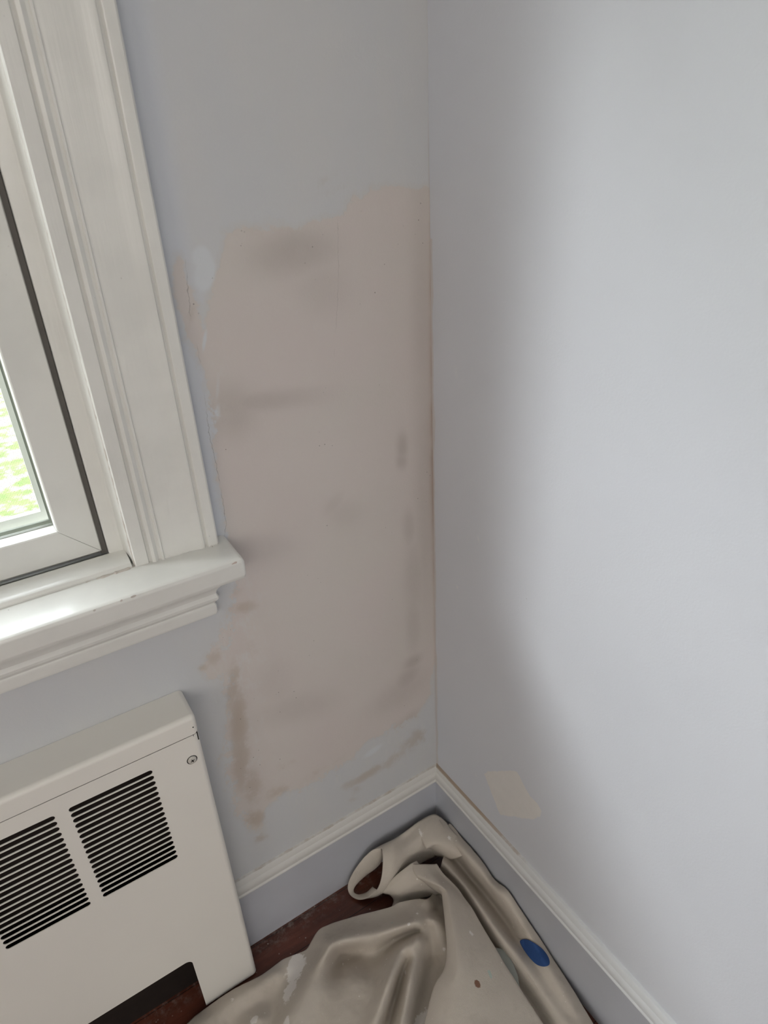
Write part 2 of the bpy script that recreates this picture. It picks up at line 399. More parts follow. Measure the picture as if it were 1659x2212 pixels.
patch_px = [(960, 412), (905, 410), (862, 404), (830, 400), (800, 408), (780, 424), (764, 426), (750, 440), (740, 462), (718, 464),
            (700, 468), (680, 480), (655, 482), (640, 492), (612, 492), (580, 488), (540, 494), (508, 490), (486, 500), (480, 540),
            (472, 580), (462, 612), (450, 640), (444, 690), (440, 715), (430, 660), (418, 628), (404, 612), (404, 575), (385, 560),
            (372, 575), (380, 640), (392, 700), (402, 728), (420, 742), (436, 800), (446, 850), (454, 905), (462, 975), (474, 1060),
            (484, 1120), (490, 1175), (515, 1212), (503, 1250), (500, 1300), (494, 1340), (478, 1384), (455, 1402), (447, 1430),
            (434, 1445), (447, 1460), (478, 1474), (492, 1500), (493, 1560), (489, 1650), (497, 1705), (520, 1758), (540, 1796),
            (566, 1796), (574, 1745), (610, 1712), (680, 1690), (705, 1672), (760, 1640), (790, 1605), (850, 1570), (900, 1548),
            (928, 1500), (940, 1420), (960, 1380)]
sd = signed_dist(P2, W2(patch_px))
attr(me, 'patch', np.clip(sd, -0.3, 0.3))
def blobs(lst, plane=1):
    """soft ellipses given as (u, v, length px, width px, angle deg, weight) -> field on the wall"""
    out = np.zeros(len(P2))
    for u, v, L, w, ang, k in lst:
        a = math.radians(ang)
        c0 = np.array(px(u, v, 1, 0)[[0, 2]])
        e1 = np.array(px(u + math.cos(a) * L, v + math.sin(a) * L, 1, 0)[[0, 2]]) - c0
        e2 = np.array(px(u - math.sin(a) * w, v + math.cos(a) * w, 1, 0)[[0, 2]]) - c0
        Q = np.linalg.solve(np.stack([e1, e2], 1), (P2 - c0).T)
        out = np.maximum(out, k * np.exp(-(Q ** 2).sum(0) ** 1.3))
    return out
attr(me, 'smudge', blobs([(635, 545, 90, 48, -8, .30), (700, 620, 60, 60, 0, .12), (560, 868, 130, 22, -6, .24), (500, 890, 55, 60, 0, .24),
    (620, 850, 90, 12, -6, .14), (869, 966, 12, 30, 0, .32), (868, 996, 12, 18, 0, .30), (884, 1140, 14, 40, 0, .22), (895, 1250, 22, 80, 0, .20),
    (893, 1345, 16, 60, 0, .20), (892, 1430, 22, 12, -40, .34), (880, 1465, 34, 16, -50, .30), (860, 1500, 70, 26, -35, .18),
    (905, 1590, 12, 14, 0, .34), (915, 700, 26, 260, 0, .18), (920, 1060, 24, 260, 0, .22), (745, 1110, 40, 30, 0, .10), (720, 1090, 30, 14, -50, .12),
    (640, 1530, 90, 30, -15, .16), (880, 1560, 40, 12, -40, .22), (590, 1480, 40, 60, 0, .10)]))
attr(me, 'pale', blobs([(680, 1330, 120, 150, 0, .5), (600, 1560, 80, 120, 10, .5), (560, 1420, 30, 90, -10, .6), (700, 1000, 120, 90, 0, .3), (800, 1500, 90, 90, 0, .3), (610, 1660, 50, 60, 0, .5)]))
attr(me, 'stain', blobs([(505, 1480, 16, 60, 8, .75), (516, 1560, 20, 80, 0, .95), (520, 1640, 22, 80, 0, .85), (545, 1700, 24, 50, -10, .7), (552, 1768, 26, 20, -20, .9),
    (565, 1808, 20, 10, -20, .75), (600, 1710, 30, 14, -25, .65), (465, 1415, 28, 18, -50, .6), (438, 1442, 12, 10, 0, .7), (528, 1312, 32, 14, -10, .75),
    (545, 1400, 30, 24, 60, .35), (795, 1672, 62, 9, -33, .85), (760, 1690, 30, 8, -30, .6), (850, 1640, 60, 14, -33, .6), (895, 1600, 40, 14, -35, .7), (905, 1590, 18, 18, 0, .8),
    (760, 1730, 14, 8, -30, .5), (770, 1705, 20, 16, -20, .4), (700, 1660, 60, 8, -30, .35), (700, 390, 40, 14, -25, .30), (750, 385, 10, 16, 0, .35), (720, 410, 36, 12, -20, .28),
    (560, 500, 70, 18, -5, .25), (410, 690, 10, 50, 12, .35), (390, 590, 14, 24, 0, .3), (580, 1210, 30, 14, 0, .1), (510, 1270, 14, 24, 0, .4), (720, 1793, 50, 5, -33, .6), (790, 1757, 30, 4, -33, .5), (620, 1650, 30, 14, -30, .35)]))
attr(me, 'scrape', blobs([(443, 590, 22, 40, 8, 1.0), (435, 555, 22, 26, 0, .8), (442, 735, 5, 30, 8, .6), (470, 890, 9, 26, 5, .4), (806, 1622, 30, 7, -36, .6), (470, 840, 6, 40, 5, .35)]))
attr(me, 'cool', np.clip((W2([(415, 700)])[0][0] + 0.022 - P2[:, 0]) / 0.02, 0, 1) * (P2[:, 1] > .86))
attr(me, 'ragged', np.clip(blobs([(520, 1400, 60, 160, 5, 1), (520, 1650, 60, 150, 5, .8), (470, 850, 24, 120, 5, .55), (700, 1690, 130, 30, -28, .6), (860, 1610, 90, 40, -30, .8)]), 0, 1))
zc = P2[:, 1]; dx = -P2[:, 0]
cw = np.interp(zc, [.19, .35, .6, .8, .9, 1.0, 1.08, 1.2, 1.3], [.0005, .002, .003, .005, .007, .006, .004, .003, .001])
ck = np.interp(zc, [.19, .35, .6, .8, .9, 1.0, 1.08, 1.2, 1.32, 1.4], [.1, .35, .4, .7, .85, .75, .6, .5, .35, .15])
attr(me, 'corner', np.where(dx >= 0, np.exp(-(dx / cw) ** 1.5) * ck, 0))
attr(me, 'crack', side_dist(P2, W2([(400, 560), (405, 615), (412, 690), (425, 740), (433, 790), (440, 835), (445, 880), (452, 940), (462, 980), (472, 1030), (482, 1085), (488, 1130), (484, 1165), (488, 1180)])) + 0.0)
attr(me, 'crack2', side_dist(P2, W2([(730, 480), (731, 590), (727, 690), (722, 760)])) + 0.0)
me.update(); wall_back = struct(link('wall_back', me, MAT_BACK))
# its outer leaf, so the wall has its real thickness
vo = []; fo = []
for (a, b, c_, d) in ((RX0 - .15, WX0, 0, H), (WX1, .15, 0, H), (WX0, WX1, 0, WZ0), (WX0, WX1, WZ1, H)):
    k = len(vo)
    vo += [(a, .002, c_), (b, .002, c_), (b, .002, d), (a, .002, d), (a, .15, c_), (b, .15, c_), (b, .15, d), (a, .15, d)]
    fo += [tuple(k + i for i in f) for f in ((0, 1, 2, 3), (4, 5, 6, 7), (0, 1, 5, 4), (2, 3, 7, 6), (0, 3, 7, 4), (1, 2, 6, 5))]
mesh('wall_core', vo, fo, MAT_PLAIN, wall_back)

# right wall (x = 0)
ys = grid_lines([(RY0 - .15, -1.0, 4), (-1.0, -0.40, 60), (-0.40, 0.0, 160)]); zs2 = grid_lines([(0, .8, 260), (.8, 1.6, 100), (1.6, H, 3)])
YY, Z2 = np.meshgrid(ys, zs2); Q2 = np.stack([YY.ravel(), Z2.ravel()], 1); ny = len(ys)
me = bpy.data.meshes.new('wall_right')
faces = [(j * ny + i, j * ny + i + 1, (j + 1) * ny + i + 1, (j + 1) * ny + i) for j in range(len(zs2) - 1) for i in range(ny - 1)]
k = len(Q2); verts = [(0.0, y, z) for y, z in Q2] + [(.15, RY0 - .15, 0), (.15, .15, 0), (.15, .15, H), (.15, RY0 - .15, H)]
faces.append((k, k + 1, k + 2, k + 3))
me.from_pydata(verts, [], faces)
R2 = lambda pts: np.array([tuple(px(u, v, 0, 0.0)[[1, 2]]) for u, v in pts])
pad = lambda a: np.concatenate([a, np.full(4, -0.3)])
attr(me, 'patch', pad(np.clip(signed_dist(Q2, R2([(1046, 1672), (1056, 1666), (1100, 1664), (1118, 1667), (1128, 1690), (1145, 1720), (1160, 1735), (1170, 1752), (1166, 1764), (1150, 1770), (1110, 1764), (1080, 1760), (1074, 1745)])), -.3, .3)))
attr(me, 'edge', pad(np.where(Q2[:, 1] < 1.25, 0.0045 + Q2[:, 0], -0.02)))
dg = np.zeros(len(Q2))
for u, v, s in ((985, 803, .0035), (988, 1268, .0025), (1033, 1163, .002), (1028, 1675, .002)):
    d = Q2 - R2([(u, v)])[0]; dg = np.maximum(dg, np.exp(-(d ** 2).sum(1) / s ** 2))
attr(me, 'ding', np.concatenate([dg, np.zeros(4)]))
me.update(); wall_right = struct(link('wall_right', me, MAT_RIGHT))

# left and front walls, with unseen openings made to hold the two lamps
def wall_with_hole(name, axis, pos, thick, a0, a1, h0, h1, z0, z1):
    vo = []; fo = []
    for (a, b, c_, d) in ((a0, h0, 0, H), (h1, a1, 0, H), (h0, h1, 0, z0), (h0, h1, z1, H)):
        k = len(vo)
        for w in (pos, pos - thick):
            vo += [((w, p, q) if axis == 0 else (p, w, q)) for p, q in ((a, c_), (b, c_), (b, d), (a, d))]
        fo += [tuple(k + i for i in f) for f in ((0, 1, 2, 3), (4, 5, 6, 7), (0, 1, 5, 4), (2, 3, 7, 6), (0, 3, 7, 4), (1, 2, 6, 5))]
    return struct(mesh(name, vo, fo, MAT_PLAIN))
wall_with_hole('wall_left', 0, RX0, .12, RY0 - .12, 0.0, -2.5, -1.5, 1.2, 2.3)
wall_with_hole('wall_front', 1, RY0, .12, RX0, 0.0, -3.05, -0.95, 1.45, 2.35)
# opaque sheets added to keep the sky out of both unseen openings
struct(box('left_sky_block', (RX0 - .11, -2.52, 1.18), (RX0 - .10, -1.48, 2.32), MAT_PLAIN))
struct(box('front_sky_block', (-3.07, RY0 - .11, 1.43), (-0.93, RY0 - .10, 2.37), MAT_PLAIN))

# baseboards: flat board with a moulded cap
BP = [(0, 0), (.012, 0), (.012, .1495), (.0130, .1515), (.0128, .1535), (.0108, .1560), (.0108, .1580), (.0118, .1610), (.0116, .1680), (.0100, .1735),
      (.0082, .1760), (.0082, .1775), (.0072, .1800), (.0070, .1860), (.0050, .1890), (.0, .1900)]
def baseboard(name, axis, a, b, n):
    t = np.linspace(0, 1, n) ** 1.6 * (b - a) + a
    vs_ = []; fs = []; warm = []; brown = []
    for s in t:
        for d, z in BP:
            s_ = min(s, -d) if abs(s - a) < 1e-9 else s     # mitred into the corner
            vs_.append((s_, -d, z) if axis == 0 else (-d, s_, z))
            fall = math.exp(-abs(s) / 0.22)
            warm.append(1.0 if axis == 0 else fall)
            brown.append((1.0 if z > .187 else 0.25) * (0.55 if axis == 0 else 1.15 * math.exp(-(abs(s) / 0.30) ** 2)) if z > .150 else 0)
    m_ = len(BP)
    for i in range(n - 1):
        for j in range(m_ - 1):
            fs.append((i * m_ + j, i * m_ + j + 1, (i + 1) * m_ + j + 1, (i + 1) * m_ + j))
    me = bpy.data.meshes.new(name); me.from_pydata(vs_, [], fs); attr(me, 'warm', warm); attr(me, 'brown', brown)
    bm = bmesh.new(); bm.from_mesh(me); bmesh.ops.recalc_face_normals(bm, faces=bm.faces)
    f = max(bm.faces, key=lambda f: f.calc_area())
    bm.to_mesh(me); bm.free(); me.shade_smooth(); me.set_sharp_from_angle(angle=math.radians(35))
    return struct(link(name, me, MAT_BASE))
baseboard('baseboard_back', 0, 0.0, RX0, 240)
baseboard('baseboard_right', 1, 0.0, RY0, 240)

# ------------------------------------------------------------------ window in view
win = struct(empty('window_1', (-0.505, 0.0, WZ0)))
win['label'] = 'white painted window with moulded casing, vinyl sash, sill and apron'
def wpart(o):
    o.parent = win; o.matrix_parent_inverse = Matrix.Translation(win.location).inverted(); return o
SILL = 0.887
CP = [(-.496, 0), (-.496, -.0100), (-.4945, -.0122), (-.4790, -.0128), (-.4775, -.0100), (-.4748, -.0098), (-.4738, -.0140), (-.4700, -.0158), (-.4668, -.0142),
      (-.4650, -.0128), (-.4625, -.0128), (-.4612, -.0158), (-.4590, -.0160), (-.4580, -.0140), (-.4400, -.0144), (-.4250, -.0156), (-.4140, -.0178), (-.4080, -.0196),
      (-.4045, -.0196), (-.4030, -.0166), (-.4005, -.0166), (-.3990, -.0200), (-.3970, -.0208), (-.3870, -.0208), (-.3848, -.0192), (-.3842, -.0160), (-.3842, 0)]
XC = -1.5525
CP = [(x, y - .0016 if -.0155 < y < -.012 and x > -.458 else y) for x, y in CP]
wpart(extrude('window_casing', CP, 2, SILL, 2.04 + .112, MAT_TRIM_Z, steps=60))
CPL = [(2 * XC - x, y) for x, y in CP]
wpart(extrude('window_casing', CPL, 2, SILL, 2.04 + .112, MAT_TRIM_Z))
HP = [(y, 2.04 + (x + .496)) for x, y in CP]
wpart(extrude('window_casing', HP, 0, 2 * XC + .496, -.496, MAT_TRIM_X))

# stool with a rounded nose and horned end, apron with a moulded end
def loft_rings(name, rings, mat, parent=None, angle=35):
    n = len(rings[0]); vs_ = [p for r in rings for p in r]; fs = []
    for k in range(len(rings) - 1):
        for i in range(n):
            j = (i + 1) % n; fs.append((k * n + i, k * n + j, (k + 1) * n + j, (k + 1) * n + i))
    fs.append(tuple(range(n))); fs.append(tuple(range((len(rings) - 1) * n, len(rings) * n)))
    return mesh(name, vs_, fs, mat, parent, angle=angle)
XL = 2 * XC + .368
def plan(inset, z, y0, xr, xl, yb=0.0, rad=.010, seg=6):
    """rectangle in plan against the wall with rounded front corners"""
    r = max(rad - inset, .0015); x1 = xr - inset; x0 = xl + inset; yf = y0 + inset
    pts = [(x1, yb, z)]
    for k in range(seg + 1):
        a = k / seg * math.pi / 2; pts.append((x1 - r + r * math.cos(a), yf + r - r * math.sin(a), z))
    for k in range(seg + 1):
        a = math.pi / 2 + k / seg * math.pi / 2; pts.append((x0 + r + r * math.cos(a), yf + r - r * math.sin(a), z))
    pts.append((x0, yb, z)); return pts
PL = lambda ins, z: plan(ins, z, -.0735, -.3685, XL, rad=.006)
rings = [PL(.010, .8520), PL(.0075, .8530), PL(.0065, .8555), PL(.0020, .8560), PL(.0008, .8590), PL(0, .8620), PL(0, .8800), PL(.0006, .8828), PL(.0020, .8852), PL(.0045, .8866), PL(.0075, SILL)]
stool = wpart(loft_rings('window_sill', rings, MAT_TRIM_X, angle=28))
for v in stool.data.vertices:
    if v.co.z > .8800: v.co.z += (v.co.y + .066) * 0.055
stool['label'] = 'glossy white sill board with chipped edge'
AP = [(.0240, .8520), (.0240, .8465), (.0215, .8455), (.0200, .8440), (.0225, .8425), (.0250, .8395), (.0262, .8350), (.0258, .8300), (.0238, .8250), (.0205, .8205),
      (.0180, .8160), (.0172, .8120), (.0180, .8090), (.0192, .8060), (.0186, .8020), (.0165, .7990), (.0140, .7965), (.0128, .7950), (.0142, .7935), (.0150, .7905), (.0146, .7800), (.0128, .7755), (.0100, .7735)]
rings = [plan(0, z, -d, -.4175 + d, XL + .0495 - d, rad=.0006, seg=1) for d, z in AP]
wpart(loft_rings('window_apron', rings, MAT_APRON, angle=24))
# patch of bare primer where the paint chipped off the sill end
def slab(name, outline, thick, mat, parent=None, jit=0.0):
    """thin irregular flake: outline = list of 3D points (planar-ish), extruded along its own normal"""
    P = np.array(outline, float); c0 = P.mean(0); nrm = np.zeros(3)
    for i in range(len(P)): nrm += np.cross(P[i] - c0, P[(i + 1) % len(P)] - c0)
    nrm /= np.linalg.norm(nrm)
    if nrm[2] < 0 and abs(nrm[2]) > .2 or (abs(nrm[2]) <= .2 and nrm @ (CAM - c0) < 0): nrm = -nrm
    n = len(P); vs_ = list(P) + [c0 + (p - c0) * .93 + nrm * thick for p in P] + [c0 + nrm * thick * 1.05, c0]
    fs = [(i, (i + 1) % n, n + (i + 1) % n, n + i) for i in range(n)]
    fs += [(n + i, n + (i + 1) % n, 2 * n) for i in range(n)] + [((i + 1) % n, i, 2 * n + 1) for i in range(n)]
    return mesh(name, vs_, fs, mat, parent, angle=50)
chip = slab('bare_primer_chip', [px(u, v, 1, -.0722) for u, v in ((500, 1219), (508, 1213), (512, 1213), (512, 1236), (506, 1240), (500, 1238), (496, 1230))], .0006, MAT_PRIMER)
chip.parent = stool
for cu_, cv_, w_ in ((204, 1318, 3.2), (288, 1288, 7.0), (262, 1297, 3.0)):
    dk = slab('paint_chip', [px(cu_ + w_ * math.cos(t_) * .95 + 0.0, cv_ - w_ * math.cos(t_) * .32 + 2.4 * math.sin(t_), 1, -.0733) for t_ in np.linspace(0, 2 * math.pi, 9)[:-1]], .0007, MAT_CAULK)
    dk.parent = stool

# inner stop and jamb
SP = [(-.519, .060), (-.519, .0250), (-.5165, .0228), (-.5050, .0215), (-.5015, .0190), (-.4985, .0080), (-.4970, -.0050), (-.4940, -.0070), (-.4940, .06)]
wpart(extrude('window_stop', SP, 2, SILL, 2.04, MAT_TRIM_Z, steps=40))
wpart(extrude('window_stop', [(2 * XC - x, y) for x, y in SP], 2, SILL, 2.04, MAT_TRIM_Z))
BPf = [(-.0095, SILL - .001), (-.0105, .8925), (-.0085, .8965), (-.002, .9000), (.0200, .9030), (.0250, .9020), (.0260, .8850), (.06, .885), (.06, .880), (0, .880)]
wpart(extrude('window_stop', BPf, 0, 2 * XC + .500, -.500, MAT_TRIM_X))
wpart(extrude('window_jamb', [(-.505, .06), (-.505, .15), (-.4935, .15), (-.4935, .06)], 2, .885, 2.04, MAT_VINYL))
# back of the slot between sash and stop
wpart(box('weatherstrip', (-.5275, .0330, .900), (-.5198, .0380, 2.0), MAT_STRIP))
wpart(box('frame_channel', (-.5600, .0660, .890), (-.5050, .0800, 2.03), MAT_VINYL))
wpart(box('frame_channel', (2 * XC + .505, .0660, .886), (-.5050, .0800, .925), MAT_VINYL))
# caulk beads, cracked, where stop meets casing and sill
def bead(name, pts, r, mat, wob=0.35, seg=8, per=8):
    P = catmull(pts, per); vs_ = []; fs = []
    for i, p in enumerate(P):
        d = P[min(i + 1, len(P) - 1)] - P[max(i - 1, 0)]; d /= np.linalg.norm(d) + 1e-12
        a = np.cross(d, [0.3, 1, 0.2]); a /= np.linalg.norm(a); b = np.cross(d, a)
        rr = r * (1 + wob * (noise.noise(Vector(p * 90)) + .5 * noise.noise(Vector(p * 260)))) * (0.25 if i in (0, len(P) - 1) else 1)
        for k in range(seg):
            t = 2 * math.pi * k / seg; vs_.append(p + rr * (math.cos(t) * a + math.sin(t) * b))
    for i in range(len(P) - 1):
        for k in range(seg): fs.append((i * seg + k, i * seg + (k + 1) % seg, (i + 1) * seg + (k + 1) % seg, (i + 1) * seg + k))
    fs.append(tuple(range(seg))); fs.append(tuple(range((len(P) - 1) * seg, len(P) * seg)))
    return mesh(name, vs_, fs, mat, None, angle=60)
wpart(bead('caulk_bead', [(-.4955, -.0085, 1.30), (-.4952, -.0088, 1.1), (-.4955, -.0090, 1.0), (-.4958, -.0086, .93), (-.4955, -.009, .889)], .0011, MAT_CAULK, .8, per=30))
wpart(bead('caulk_bead', [(-.497, -.0090, .8885), (-.512, -.0105, .8885), (-.530, -.0108, .8880), (-.56, -.0105, .8878)], .0028, MAT_CAULK, 1.1, per=20))

# sash: four mitred vinyl rails
SX0, SX1, SZ0, SZ1 = 2 * XC + .526, -.526, .905, 2.00
SASH = [(0, .060), (0, .0325), (.0012, .0305), (.0425, .0300), (.0440, .0312), (.0445, .0340), (.0455, .0520), (.0455, .060)]
def rail(side):
    A, B = {'b': ((SX0, SZ0), (SX1, SZ0)), 'r': ((SX1, SZ0), (SX1, SZ1)), 't': ((SX1, SZ1), (SX0, SZ1)), 'l': ((SX0, SZ1), (SX0, SZ0))}[side]
    A = np.array(A); B = np.array(B); t = (B - A) / np.linalg.norm(B - A); n_ = np.array([-t[1], t[0]]); g = .00035
    vs_ = []
    for P, s in ((A, 1), (B, -1)):
        for d, y in SASH:
            q = P + n_ * d + t * s * (d + g); vs_.append((q[0], y, q[1]))
    k = len(SASH); fs = [(i, (i + 1) % k, k + (i + 1) % k, k + i) for i in range(k)] + [tuple(range(k)), tuple(range(k, 2 * k))]
    o = mesh('sash_stile' if side in 'rl' else 'sash_rail', vs_, fs, MAT_VINYL, None, angle=30)
    return wpart(o)
for s in 'brtl': rail(s)
# glazing gasket, pane, outer frame and fly screen
def ring(name, d0, d1, y0, y1, mat):
    vs_ = []; fs = []
    for d in (d0, d1):
        for y in (y0, y1):
            vs_ += [(SX0 + d, y, SZ0 + d), (SX1 - d, y, SZ0 + d), (SX1 - d, y, SZ1 - d), (SX0 + d, y, SZ1 - d)]
    for i in range(4):
        j = (i + 1) % 4
        fs += [(i, j, 4 + j, 4 + i), (8 + i, 8 + j, 12 + j, 12 + i), (i, j, 8 + j, 8 + i), (4 + i, 4 + j, 12 + j, 12 + i)]
    return wpart(mesh(name, vs_, fs, mat))
ring('glazing_gasket', .0440, .0462, .0520, .0580, MAT_SEAL)
wpart(box('glass_pane', (SX0 + .044, .0590, SZ0 + .044), (SX1 - .044, .0620, SZ1 - .044), MAT_GLASS))
ring('glazing_bead', .0400, .0480, .0660, .0700, MAT_SEAL)
ring('screen_frame', .0400, .0540, .0860, .0960, MAT_VINYL)
vs_ = []; fs = []
def wire(a, b):
    k = len(vs_)
    vs_.extend([(a[0], a[1], a[2]), (a[0], a[1] + .0002, a[2]), (b[0], b[1] + .0002, b[2]), (b[0], b[1], b[2])])
    w = .00024
    if a[0] == b[0]: off = (w, 0)
    else: off = (0, w)
    vs_.extend([(x + off[0], y, z + off[1]) for x, y, z in vs_[k:k + 4]])
    fs.extend([tuple(k + i for i in f) for f in ((0, 1, 2, 3), (4, 5, 6, 7), (0, 3, 7, 4), (1, 2, 6, 5))])
x = SX0 + .05
while x < SX1 - .05: wire((x, .0905, SZ0 + .05), (x, .0905, SZ1 - .05)); x += .0018
z = SZ0 + .05
while z < SZ1 - .05: wire((SX0 + .05, .0909, z), (SX1 - .05, .0909, z)); z += .0018
wpart(mesh('insect_screen', vs_, fs, MAT_MESH))

# ground outside
g = box('ground', (-40, .30, -0.9), (30, 60, -0.8), MAT_LAWN); struct(g)

# ------------------------------------------------------------------ convector heater
hr = empty('convector_heater', (-1.0, -0.03, 0.0))
tag(hr, 'cream enamel convector heater cabinet with slotted grilles standing under the window sill', 'heater')
def hpart(o): o.parent = hr; o.matrix_parent_inverse = Matrix.Translation(hr.location).inverted(); return o
HX0, HX1, HY, HZ, SEAM = -1.62, -.4765, -.065, .660, .6255
# top cover
bm = bmesh.new(); bmesh.ops.create_cube(bm, size=1)
a, b = (HX0, HY - .0005, SEAM + .0018), (HX1 + .0006, -.0005, HZ)
for v in bm.verts: v.co = Vector([(a[i] + b[i]) / 2 + v.co[i] * (b[i] - a[i]) for i in range(3)])
ed = [e for e in bm.edges if all(v.co.y < HY + .001 for v in e.verts) and all(v.co.z > HZ - .001 for v in e.verts)]
ed += [e for e in bm.edges if all(v.co.y < HY + .001 for v in e.verts) and all(v.co.x > HX1 - .001 for v in e.verts)]
ed += [e for e in bm.edges if all(v.co.x > HX1 - .001 for v in e.verts) and all(v.co.z > HZ - .001 for v in e.verts)]
ed += [e for e in bm.edges if all(v.co.x > HX1 - .001 for v in e.verts) and all(v.co.z < SEAM + .003 for v in e.verts)]
bmesh.ops.bevel(bm, geom=ed, offset=.0075, segments=6, affect='EDGES', profile=0.5)
me = bpy.data.meshes.new('top_cover'); bm.to_mesh(me); bm.free(); me.shade_smooth(); me.set_sharp_from_angle(angle=math.radians(40))
tc = hpart(link('top_cover', me, MAT_ENAMEL)); w_ = tc.modifiers.new('normals', 'WEIGHTED_NORMAL'); w_.weight = 80; w_.keep_sharp = True
# front panel: flat plate with real slots and a kick opening
cu = bpy.data.curves.new('panel_curve', 'CURVE'); cu.dimensions = '2D'; cu.fill_mode = 'BOTH'; cu.extrude = .0006
def spline(pts):
    s = cu.splines.new('POLY'); s.points.add(len(pts) - 1)
    for p, (x, z) in zip(s.points, pts): p.co = (x, z, 0, 1)
    s.use_cyclic_u = True
CUTX, CUTZ, PR = -.5762, .152, HX1 - .008
arc = [(CUTX - .012 + .012 * math.cos(t), CUTZ - .012 + .012 * math.sin(t)) for t in np.linspace(0, math.pi / 2, 8)]
outline = [(PR, .004), (PR, SEAM - .004), (PR - .001, SEAM), (HX0, SEAM), (HX0, .004), (HX0 + .10, .004)]
arcl = [(HX0 + .10 + .012 - .012 * math.cos(t), CUTZ - .012 + .012 * math.sin(t)) for t in np.linspace(0, math.pi / 2, 8)]
outline += arcl + arc[::-1] + [(CUTX, .004)]
spline(outline)
SLW, SLH = .1120, .0088
g0 = -.5502
for gi in range(7):
    xr = g0 - gi * .1290; xl = xr - SLW
    for k in range(18):
        zc_ = .5940 - k * .01095; r = SLH / 2
        pts = [(xr - r + r * math.cos(t), zc_ + r * math.sin(t)) for t in np.linspace(-math.pi / 2, math.pi / 2, 7)]
        pts += [(xl + r - r * math.cos(t), zc_ - r * math.sin(t)) for t in np.linspace(-math.pi / 2, math.pi / 2, 7)]
        spline(pts)
co = bpy.data.objects.new('panel_curve', cu); COL.objects.link(co)
bpy.context.view_layer.update()
me = bpy.data.meshes.new_from_object(co.evaluated_get(bpy.context.evaluated_depsgraph_get()))
bpy.data.objects.remove(co); bpy.data.curves.remove(cu)
me.name = 'front_panel'
for v in me.vertices: v.co = Vector((v.co.x, HY + .0006 + v.co.z, v.co.y))
for mm in list(me.materials): me.materials.pop()
fp = hpart(link('front_panel', me, MAT_ENAMEL))
fp['label'] = 'slotted cream front panel with kick opening'
# right end: rounded corner and side sheet
r = .008
prof = [(HX1, -.001)] + [(HX1 - r + r * math.cos(t), HY + r - r * math.sin(t)) for t in np.linspace(0, math.pi / 2, 8)]
inn = [(HX1 - r + (r - .0012) * math.cos(t), HY + r - (r - .0012) * math.sin(t)) for t in np.linspace(math.pi / 2, 0, 8)] + [(HX1 - .0012, -.001)]
hpart(extrude('side_panel', prof + inn, 2, .004, SEAM, MAT_ENAMEL, angle=50))
hpart(box('side_panel', (HX0 - .001, HY, .004), (HX0, -.001, SEAM), MAT_ENAMEL))
hpart(box('back_panel', (HX0 + .002, -.0135, .001), (HX1 - .002, -.0125, SEAM), MAT_FIN))  # dark sheet, its colour carries the shade behind slots and kick opening
hpart(box('seam_shade_strip', (HX0 + .002, HY + .0016, SEAM - .014), (HX1 - .0016, -.014, SEAM + .0008), MAT_BLACK))  # black strip added behind the seam so the gap looks shaded
hpart(box('inner_leg', (CUTX + .004, HY + .002, .0), (CUTX + .0055, -.014, .30), MAT_BLACK))
# finned element seen faintly through the lowest slots
vs_ = []; fs = []
def addbox(a, b):
    k = len(vs_)
    vs_.extend([(a[0], a[1], a[2]), (b[0], a[1], a[2]), (b[0], b[1], a[2]), (a[0], b[1], a[2]), (a[0], a[1], b[2]), (b[0], a[1], b[2]), (b[0], b[1], b[2]), (a[0], b[1], b[2])])
    fs.extend([tuple(k + i for i in f) for f in ((0, 1, 2, 3), (4, 5, 6, 7), (0, 1, 5, 4), (1, 2, 6, 5), (2, 3, 7, 6), (3, 0, 4, 7))])
x = HX0 + .08
while x < HX1 - .06: addbox((x, -.058, .30), (x + .0006, -.018, .385)); x += .006
addbox((HX0 + .05, -.048, .335), (HX1 - .04, -.028, .355))
hpart(mesh('finned_element', vs_, fs, MAT_FIN))
# phillips screw, shade of its recess and dimple drawn in black
sx, sz = -.4949, .5819
vs_ = []; fs = []; nseg = 28
ringsr = [(.0066, 0.0), (.0064, -.0010), (.0060, -.0016), (.0052, -.0020), (.0036, -.0024), (.0020, -.0026)]
for rr, yy in ringsr:
    for k in range(nseg):
        t_ = 2 * math.pi * k / nseg; vs_.append((sx + rr * math.cos(t_), HY + yy - .00005, sz + rr * math.sin(t_)))
for q in range(len(ringsr) - 1):
    for k in range(nseg): fs.append((q * nseg + k, q * nseg + (k + 1) % nseg, (q + 1) * nseg + (k + 1) % nseg, (q + 1) * nseg + k))
fs.append(tuple(range((len(ringsr) - 1) * nseg, len(ringsr) * nseg)))
scr = hpart(mesh('screw', vs_, fs, MAT_SCREW, angle=40))
vs_ = []; fs = []
for ang in (20, 110):
    a_ = math.radians(ang); k = len(vs_); c_, s_ = math.cos(a_), math.sin(a_)
    for dy in (-.00285, -.0010):
        for l, w in ((-.0029, -.0007), (.0029, -.0007), (.0029, .0007), (-.0029, .0007)):
            vs_.append((sx + l * c_ - w * s_, HY + dy, sz + l * s_ + w * c_))
    fs.extend([tuple(k + i for i in f) for f in ((0, 1, 2, 3), (4, 5, 6, 7), (0, 1, 5, 4), (1, 2, 6, 5), (2, 3, 7, 6), (3, 0, 4, 7))])
k = len(vs_)
for t_ in np.linspace(0, 2 * math.pi, 36, endpoint=False):
    for rr in (.0062, .0078): vs_.append((sx + rr * math.cos(t_), HY - .00015, sz + rr * math.sin(t_)))
nr_ = 36
for q in range(nr_): fs.append((k + 2 * q, k + 2 * q + 1, k + 2 * ((q + 1) % nr_) + 1, k + 2 * ((q + 1) % nr_)))
cr = mesh('cross_recess_shade', vs_, fs, MAT_BLACK); cr.parent = scr
